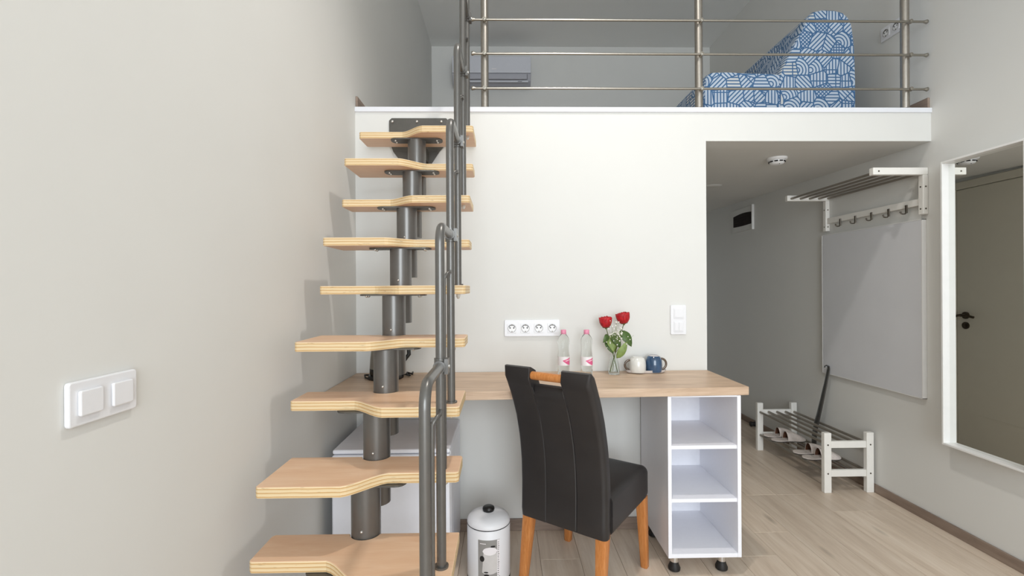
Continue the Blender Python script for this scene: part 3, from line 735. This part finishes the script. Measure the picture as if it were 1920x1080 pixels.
# vase
VX, VY = .562, 2.36
VS = thing('glass_vase', 'small clear glass vase holding the roses', 'vase', (VX, VY, ZD+.0005))
b = NB(); zz = ZD+.0005
lathe(b, [(.026, zz), (.0285, zz+.004), (.0280, zz+.02), (.0245, zz+.05), (.0195, zz+.075), (.0185, zz+.085), (.0205, zz+.092), (.0185, zz+.092), (.0168, zz+.085), (.0178, zz+.075), (.0228, zz+.05), (.0262, zz+.02), (.0265, zz+.008), (.003, zz+.007)], 32, (VX, VY, 0))
obj('glass', b, 'vase_glass', VS, smooth=True, auto=60)
def rose(label, base, top, bloom_r, tilt, seed, leaves):
    r = random.Random(seed); base, top = Vector(base), Vector(top)
    o = thing('rose', label, 'rose', base, 0, 'red roses in the glass vase')
    mid = Vector((VX+(top.x-VX)*.18, VY, ZD+.12)); pts = []
    for k in range(13):
        s = k/12; pts.append(base*(1-s)**2 + mid*2*s*(1-s) + top*s*s)
    b = NB(); tube(b, pts, .0021, 8); obj('stem', b, 'stem_green', o, smooth=True)
    rot = Matrix.Rotation(tilt, 3, 'Y')
    b = NB()
    def petal(a0, wid, h0, r0, curl, dip):
        rows = 8; cols = 7; g = []
        for i in range(rows):
            s = i/(rows-1); rr = r0*(.48+.58*math.sin(PI*s*.72)**.7)
            line = []
            for j in range(cols):
                u = j/(cols-1)*2-1; ww = wid*(math.sin(PI*(.16+.62*s))**.55)
                zz = h0*s*(1-dip*u*u*s*s); q = rr + curl*max(0, s-.7)*3.3
                a = a0+u*ww
                line.append(b.verts.new(rot @ Vector((q*math.cos(a), q*math.sin(a), zz)) + top))
            g.append(line)
        for i in range(rows-1):
            for j in range(cols-1): b.faces.new((g[i][j], g[i][j+1], g[i+1][j+1], g[i+1][j]))
    for ring, (n, rf, hf, cu) in enumerate(((3, .30, 1.02, -.002), (3, .5, 1.03, -.002), (4, .70, 1.0, -.001), (5, .88, .97, .0), (5, 1.0, .92, .0035))):
        for k in range(n): petal(2*PI*k/n+ring*.7+r.uniform(-.12, .12), .95, .056*hf*r.uniform(.97, 1.03), bloom_r*rf, cu*(.6+r.random()*.8), .12)
    bl = obj('bloom', b, 'rose_red', o, smooth=True)
    sm = bl.modifiers.new('thick', 'SOLIDIFY'); sm.thickness = .0007
    b = NB()
    for k in range(5):
        a = 2*PI*k/5; v = [b.verts.new(rot @ Vector(p)+top) for p in ((.004*math.cos(a-.6), .004*math.sin(a-.6), -.002), (.004*math.cos(a+.6), .004*math.sin(a+.6), -.002), (.015*math.cos(a), .015*math.sin(a), .010), (.020*math.cos(a), .020*math.sin(a), -.002))]
        b.faces.new((v[0], v[1], v[2])); b.faces.new((v[0], v[2], v[3])); b.faces.new((v[1], v[3], v[2]))
    ball(b, top+Vector((0, 0, -.004)), .006, 8); obj('sepals', b, 'stem_green', o, smooth=True)
    for (st, en, wd, m, nrm) in leaves:
        st, en = Vector(st), Vector(en); d = en-st; side = d.cross(Vector(nrm)).normalized(); up = side.cross(d).normalized()
        b = NB(); L, Rr, Cc = [], [], []
        for k in range(9):
            s = k/8; ww = wd*math.sin(PI*min(1, s**.8))**.85+.0003; c = st+d*s+up*(.010*math.sin(PI*s)) ; sg = .0012*(k % 2)
            L.append(b.verts.new(c+side*ww+up*(.25*ww+sg))); Cc.append(b.verts.new(c)); Rr.append(b.verts.new(c-side*ww+up*(.25*ww+sg)))
        for k in range(8):
            b.faces.new((L[k], L[k+1], Cc[k+1], Cc[k])); b.faces.new((Cc[k], Cc[k+1], Rr[k+1], Rr[k]))
        lf = obj('leaf', b, m, o, smooth=True); q = lf.modifiers.new('thick', 'SOLIDIFY'); q.thickness = .0006
rose('lower red rose on the left, nearest the bottles', (VX+.018, VY, ZD+.012), (.520, 2.35, 1.078), .0305, -.06, 1,
     [((.524, 2.345, 1.045), (.500, 2.330, 1.002), .014, 'leaf_green', (.3, -1, .2)), ((.535, 2.35, 1.035), (.552, 2.322, .955), .023, 'leaf_light', (0, -1, .2)), ((.512, 2.345, 1.005), (.553, 2.328, .945), .014, 'leaf_green', (.2, -1, 0))])
rose('taller red rose on the right, its bloom tipped sideways', (VX-.020, VY, ZD+.012), (.612, 2.35, 1.098), .0325, -.16, 2,
     [((.590, 2.345, 1.062), (.642, 2.322, .982), .026, 'leaf_green', (.2, -1, .3)), ((.566, 2.32, .925), (.618, 2.312, 1.010), .019, 'leaf_light', (0, -1, .1)), ((.545, 2.34, 1.052), (.586, 2.325, .975), .021, 'leaf_green', (0, -1, .2))])
GY = thing('babys_breath', 'sprig of tiny white blossoms between the two roses', 'flowers', (VX, VY, ZD+.02))
rg = random.Random(5); bs, bf = NB(), NB()
for k in range(60):
    e = Vector((VX+rg.gauss(.008, .024), VY-.052+rg.gauss(0, .010), ZD+.205+rg.gauss(0, .028)))
    if k == 0: e = Vector((.664, 2.36, 1.036))
    s0 = Vector((VX+.004, VY-.012, ZD+.11)); tube(bs, [s0, s0.lerp(e, .5)+Vector((0, -.004, .008)), e], .0005, 4)
    if k: ball(bf, e, rg.uniform(.0022, .0040), 6)
tube(bs, [(VX-.006, VY, ZD+.02), (VX, VY-.005, ZD+.07), (VX+.004, VY-.012, ZD+.11)], .0012, 6)
obj('sprig_stems', bs, 'leaf_light', GY, smooth=True); o = obj('blossoms', bf, 'blossom_white', GY, smooth=True); o['kind'] = 'stuff'
# tray and mugs
TX, TY, TZ = .735, 2.395, ZD+.0005
b = NB()
def ell(r, z, n=48): return [Vector((TX+(r+.042)*math.cos(2*PI*k/n), TY+r*.62*math.sin(2*PI*k/n)-.002, TZ+z)) for k in range(n)]
rings(b, [ell(.040, 0), ell(.052, .001), ell(.060, .007), ell(.064, .016), ell(.062, .0165), ell(.056, .008), ell(.048, .005)])
tag(obj('serving_tray', b, 'tray_white', at=(TX, TY, TZ), smooth=True, auto=50), 'small oval pale tray under the two mugs', 'tray')
def mug(label, x, y, mat, side, rr, hh):
    z0 = TZ+.0055
    o = thing('mug', label, 'mug', (x, y, z0), 0, 'mugs on the tray')
    # the mug stands upside down on the tray
    b = NB(); lathe(b, [(rr*.93, z0), (rr*1.0, z0+.006), (rr*1.02, z0+hh*.45), (rr*.97, z0+hh*.72), (rr*.84, z0+hh*.9), (rr*.66, z0+hh*.97), (rr*.60, z0+hh), (rr*.54, z0+hh), (rr*.50, z0+hh*.975), (.002, z0+hh*.97)], 40, (x, y, 0)); bo = obj('mug_body', b, mat, o, smooth=True, auto=60)
    b = NB(); a = [PI*(-.5+k/10) for k in range(11)]
    tube(b, [(x+side*(rr*.93+.026*math.cos(t)), y, z0+hh*.47+hh*.33*math.sin(t)) for t in a], .0042, 10, flat=1.4); obj('handle', b, 'mug_rim', o, smooth=True)
    b = NB(); lathe(b, [(rr*.66, z0+hh*.972), (rr*.61, z0+hh*1.006), (rr*.55, z0+hh*1.006), (rr*.53, z0+hh*.98)], 40, (x, y, 0)); obj('foot_rim', b, mat if mat == 'mug_white' else 'tray_white', bo, smooth=True)
mug('off-white mug standing upside down on the tray', .690, 2.385, 'mug_white', -1, .0425, .077)
mug('glossy blue mug standing upside down beside the white mug', .777, 2.392, 'mug_blue', 1, .0415, .084)
# kettle behind the spine
KX, KY, KZ = -.585, 2.31, ZD+.0005
KT = thing('electric_kettle', 'steel electric kettle on a black base, half hidden behind the stair spine', 'kettle', (KX, KY, KZ))
b = NB(); lathe(b, [(.084, KZ), (.087, KZ+.006), (.082, KZ+.018), (.06, KZ+.022)], 36, (KX, KY, 0)); kb = obj('base', b, 'black_plastic', KT, smooth=True, auto=50)
b = NB(); lathe(b, [(.074, KZ+.022), (.077, KZ+.026), (.077, KZ+.052)], 36, (KX, KY, 0)); obj('lower_ring', b, 'black_plastic', KT, smooth=True, auto=50)
b = NB(); lathe(b, [(.077, KZ+.052), (.074, KZ+.10), (.066, KZ+.17), (.062, KZ+.19)], 36, (KX, KY, 0)); obj('kettle_body', b, 'steel', KT, smooth=True, auto=50)
b = NB(); lathe(b, [(.062, KZ+.19), (.058, KZ+.20), (.02, KZ+.208), (.012, KZ+.22), (.002, KZ+.222)], 32, (KX, KY, 0)); obj('lid', b, 'black_plastic', KT, smooth=True, auto=50)
b = NB(); tube(b, [(KX+.06, KY+.03, KZ+.19), (KX+.10, KY+.05, KZ+.18), (KX+.105, KY+.05, KZ+.11), (KX+.075, KY+.03, KZ+.07)], .010, 10); obj('handle', b, 'black_plastic', KT, smooth=True)
b = NB(); tube(b, [(KX+.05, KY+.07, KZ+.006), (KX+.10, KY+.06, KZ+.006), (KX+.115, KY+.02, KZ+.008), (KX+.10, KY+.01, KZ+.014), (KX+.095, KY+.05, KZ+.018), (KX+.118, KY+.06, KZ+.008), (KX+.11, KY+.12, KZ+.006)], .0045, 8); obj('cord', b, 'black_rubber', KT, smooth=True)
b = NB(); tube(b, [(KX-.06, KY-.058, KZ+.005), (KX-.095, KY-.02, KZ+.006), (KX-.11, KY+.02, KZ+.012), (KX-.09, KY+.05, KZ+.006)], .004, 8); obj('cord', b, 'black_rubber', KT, smooth=True)

# ------------------------------------------------------------------ hall: coat rack, panel, mirror, shoe rack ...
HK = thing('coat_rack', 'white hat and coat rack with metal rods on the hall wall', 'coat rack', (XR, 2.87, 1.68))
RY0, RY1, RXF = 2.475, 3.265, 2.005
for yy in (RY0, RY1-.03):
    br = bx('bracket_arm', 'white_rack', HK, RXF, XR-.001, yy, yy+.03, 1.884, 1.923, bevel=.003)
    up = bx('bracket_post', 'white_rack', HK, XR-.030, XR-.001, yy, yy+.03, 1.67, 1.884, bevel=.003)
    y_ = yy-.001
    for (xx, zz, par) in ((RXF+.03, 1.903, br), (XR-.015, 1.82, up), (XR-.015, 1.70, up)):
        b = NB(); cyl(b, (xx, yy+.001, zz), (xx, yy-.0015, zz), .0045, seg=10); obj('screw', b, 'hook_metal', par)
    for zz in (1.70, 1.82):
        b = NB(); cyl(b, (XR-.031, yy+.015, zz), (XR-.0295, yy+.015, zz), .0045, seg=10); obj('screw', b, 'hook_metal', up)
bx('hook_rail', 'white_rack', HK, XR-.022, XR-.004, RY0+.03, RY1-.03, 1.722, 1.760, bevel=.002)
for k in range(5):
    xx = RXF+.028+k*.0655
    b = NB(); cyl(b, (xx, RY0+.025, 1.900), (xx, RY1-.025, 1.900), .0075, seg=14); obj('rod', b, 'rod_grey', HK, smooth=True, auto=40)
for yy in (2.586, 2.707, 2.835, 2.967, 3.101):
    b = NB(); x0 = XR-.024
    tube(b, [(x0, yy, 1.735), (x0-.001, yy, 1.712), (x0-.002, yy, 1.696), (x0-.008, yy, 1.688), (x0-.022, yy, 1.687), (x0-.031, yy, 1.690), (x0-.033, yy, 1.697)], .0036, 10); ball(b, (x0-.033, yy, 1.698), .0052, 10)
    hk = obj('hook', b, 'hook_metal', HK, smooth=True); bx('hook_plate', 'hook_metal', hk, x0-.004, x0+.003, yy-.007, yy+.007, 1.692, 1.738, bevel=.002)
WB = thing('wall_panel', 'flat pale grey panel on the hall wall below the coat rack', 'panel', (XR, 2.88, .664))
bx('panel', 'grey_panel', WB, XR-.024, XR-.006, 2.492, 3.282, .666, 1.642, bevel=.002)
b = NB()
for (y0, y1, z0, z1) in ((2.488, 2.4922, .663, 1.645), (3.2818, 3.286, .663, 1.645), (2.488, 3.286, .6625, .6662), (2.488, 3.286, 1.6418, 1.6455)): box(b, XR-.025, XR-.001, y0, y1, z0, z1)
obj('edge_trim', b, 'white_frame', WB)
MI = thing('wall_mirror', 'tall mirror in a white frame on the right wall', 'mirror', (XR, 2.13, .45))
MY0, MY1, MZ0, MZ1, MXF = 1.937, 2.324, .474, 1.910, 2.228
FW = .010
for (y0, y1, z0, z1) in ((MY1-FW, MY1, MZ0, MZ1), (MY0, MY0+FW, MZ0, MZ1), (MY0+FW, MY1-FW, MZ0, MZ0+FW), (MY0+FW, MY1-FW, MZ1-FW, MZ1)):
    bx('frame_bar', 'white_frame', MI, MXF, XR-.001, y0, y1, z0, z1, bevel=.0015)
bx('mirror_glass', 'mirror_glass', MI, MXF+.034, MXF+.040, MY0+FW, MY1-FW, MZ0+FW, MZ1-FW)
# shoe rack
SR = thing('shoe_rack', 'low white shoe rack with two tiers of metal rods in the hall', 'shoe rack', (2.145, 3.22, 0))
SX0, SX1, SY_0, SY_1 = 1.980, 2.292, 2.835, 3.62
for yy in (SY_0, SY_1-.03):
    for xx in (SX0, SX1-.045):
        p_ = bx('post', 'white_rack', SR, xx, xx+.045, yy, yy+.03, 0, .372, bevel=.003)
        for zz in (.298, .12):
            b = NB(); cyl(b, (xx+.0225, yy+.001, zz), (xx+.0225, yy-.0015, zz), .005, seg=10); obj('screw', b, 'hook_metal', p_)
    for zz in (.298, .12): bx('cross_bar', 'white_rack', SR, SX0+.045, SX1-.045, yy+.004, yy+.026, zz-.021, zz+.021, bevel=.003)
for zz in (.300, .122):
    for k in range(5):
        xx = SX0+.022+k*.067
        b = NB(); cyl(b, (xx, SY_0+.026, zz), (xx, SY_1-.026, zz), .0085, seg=14); obj('rod', b, 'rod_grey', SR, smooth=True, auto=40)
def slipper(y, label, x0=1.992):
    z0 = .1308
    o = thing('slipper', label, 'slipper', (x0, y, z0), 0, 'slippers on the shoe rack')
    def outline(s): return (.041+.010*s-.012*math.exp(-((s-.45)/.2)**2))*math.sqrt(max(0, 1-abs(2*s-1)**5))+.001
    N = 18
    for nm, m, za, zb, g in (('sole', 'slipper_sole', 0, .006, 1.0), ('insole', 'slipper_cloth', .006, .011, .99)):
        b = NB(); L = []; R_ = []
        for k in range(N+1):
            s = k/N; w_ = outline(s)*g; L.append((x0+.25*s, y+w_)); R_.append((x0+.25*s, y-w_))
        prism(b, L+R_[::-1], z0+za, z0+zb); obj(nm, b, m, o)
    for nm, m, lift, s0 in (('vamp', 'slipper_cloth', 0, .42), ('vamp_lining', 'slipper_inside', -.003, .425)):
        b = NB(); prev = None
        for k in range(11):
            s = s0 + (.97-s0)*k/10; w_ = outline(s)+.001; hgt = .056*(1-((s-s0)/(1.02-s0))**1.8)+.006
            row = [b.verts.new((x0+.25*(s-.05*math.sin(PI*j/8)*(1-k/10)*0), y+(w_+lift)*math.cos(PI*j/8), z0+.008+(hgt+lift)*math.sin(PI*j/8))) for j in range(9)]
            if prev:
                for j in range(8): b.faces.new((prev[j], prev[j+1], row[j+1], row[j]))
            prev = row
        obj(nm, b, m, o, smooth=True)
slipper(3.525, 'pale slipper nearest the far end of the shoe rack')
slipper(3.425, 'pale slipper second from the far end of the shoe rack')
slipper(3.165, 'pale slipper third from the far end of the shoe rack')
slipper(3.065, 'pale slipper nearest the front end of the shoe rack')
# shoe horn
b = NB(); pts = [(2.252, 3.335, .134), (2.247, 3.322, .20), (2.244, 3.300, .28), (2.246, 3.268, .38), (2.252, 3.244, .48), (2.262, 3.226, .58), (2.272, 3.216, .66), (2.275, 3.210, .705), (2.270, 3.205, .722), (2.258, 3.203, .727), (2.247, 3.203, .722), (2.243, 3.203, .713)]
tube(b, pts, 0, 12, [.023, .025, .023, .020, .018, .0165, .0145, .0125, .0105, .009, .008, .006], flat=.42)
tag(obj('shoe_horn', b, 'horn_metal', at=(2.252, 3.335, .134), smooth=True, auto=60), 'long dark metal shoe horn leaning on the shoe rack', 'shoe horn')
b = NB(); cyl(b, (XR-.013, 4.20, .026), (XR-.05, 4.20, .026), .021, .017, seg=16); cyl(b, (XR-.05, 4.20, .026), (XR-.058, 4.20, .026), .024, .022, seg=16)
tag(obj('door_stop', b, 'black_rubber', at=(XR-.013, 4.20, .026), smooth=True, auto=40), 'small black rubber door stop on the hall baseboard', 'door stop')
# vent box
VT = thing('air_vent', 'white air vent with a dark arched opening high on the hall wall', 'vent', (XR, 4.4, 1.81))
b = NB(); box(b, XR-.012, XR-.0005, 4.24, 4.62, 1.815, 2.036); obj('cover_plate', b, 'wall_paint', VT, bevel=.003)
b = NB(); N = 12
poly = [(4.232+.35*k/N, 1.868-.004*math.sin(PI*k/N)) for k in range(N+1)] + [(4.582-.35*k/N, 1.975+.012*math.sin(PI*k/N)-.004*(1-k/N)) for k in range(N+1)]
prism(b, poly, XR-.0145, XR-.0115, 'x'); obj('opening', b, 'vent_dark', VT)
bx('edge_strip', 'white_frame', VT, XR-.022, XR-.0005, 4.222, 4.232, 1.81, 2.04, bevel=.001)
for zz in (1.893, 1.918, 1.943): bx('louver', 'vent_dark', VT, XR-.0175, XR-.013, 4.24, 4.575, zz-.002, zz+.002)
# smoke detector, hall ceiling light
DX, DY = 1.672, 2.80; DZ = ZS+.003+(DY-YB-.14)*.067/2.822
SD = thing('smoke_detector', 'round white smoke detector on the hall ceiling', 'smoke detector', (DX, DY, DZ))
b = NB(); lathe(b, [(.056, DZ+.002), (.057, DZ-.006), (.055, DZ-.014), (.050, DZ-.018), (.044, DZ-.020)], 36, (DX, DY, 0)); obj('base', b, 'white_plastic', SD, smooth=True, auto=40)
b = NB(); lathe(b, [(.044, DZ-.019), (.043, DZ-.030), (.036, DZ-.040), (.022, DZ-.044), (.002, DZ-.045)], 36, (DX, DY, 0)); hd = obj('sensor_head', b, 'white_plastic', SD, smooth=True, auto=40)
for k in range(10):
    a = 2*PI*k/10+.32; c, s = math.cos(a), math.sin(a); e = Vector((-s, c, 0))
    b = NB(); p = Vector((DX+.0425*c, DY+.0425*s, DZ-.028)); tube(b, [p-e*.0095, p, p+e*.0095], .0042, 8); obj('slot', b, 'print_black', hd)
b = NB(); ball(b, (DX, DY-.026, DZ-.0425), .003, 8); obj('indicator', b, 'print_black', hd)
LDX, LDY = 1.675, 3.66; LDZ = ZS+.003+(LDY-YB-.14)*.067/2.822
b = NB(); lathe(b, [(.062, LDZ+.002), (.062, LDZ-.004), (.056, LDZ-.008), (.002, LDZ-.009)], 36, (LDX, LDY, 0))
tag(obj('ceiling_cover', b, 'wall_paint', at=(LDX, LDY, LDZ), smooth=True, auto=40), 'flat round cover plate far back on the hall ceiling', 'cover plate')

for o in bpy.data.objects:
    if '_o' in o: del o['_o']
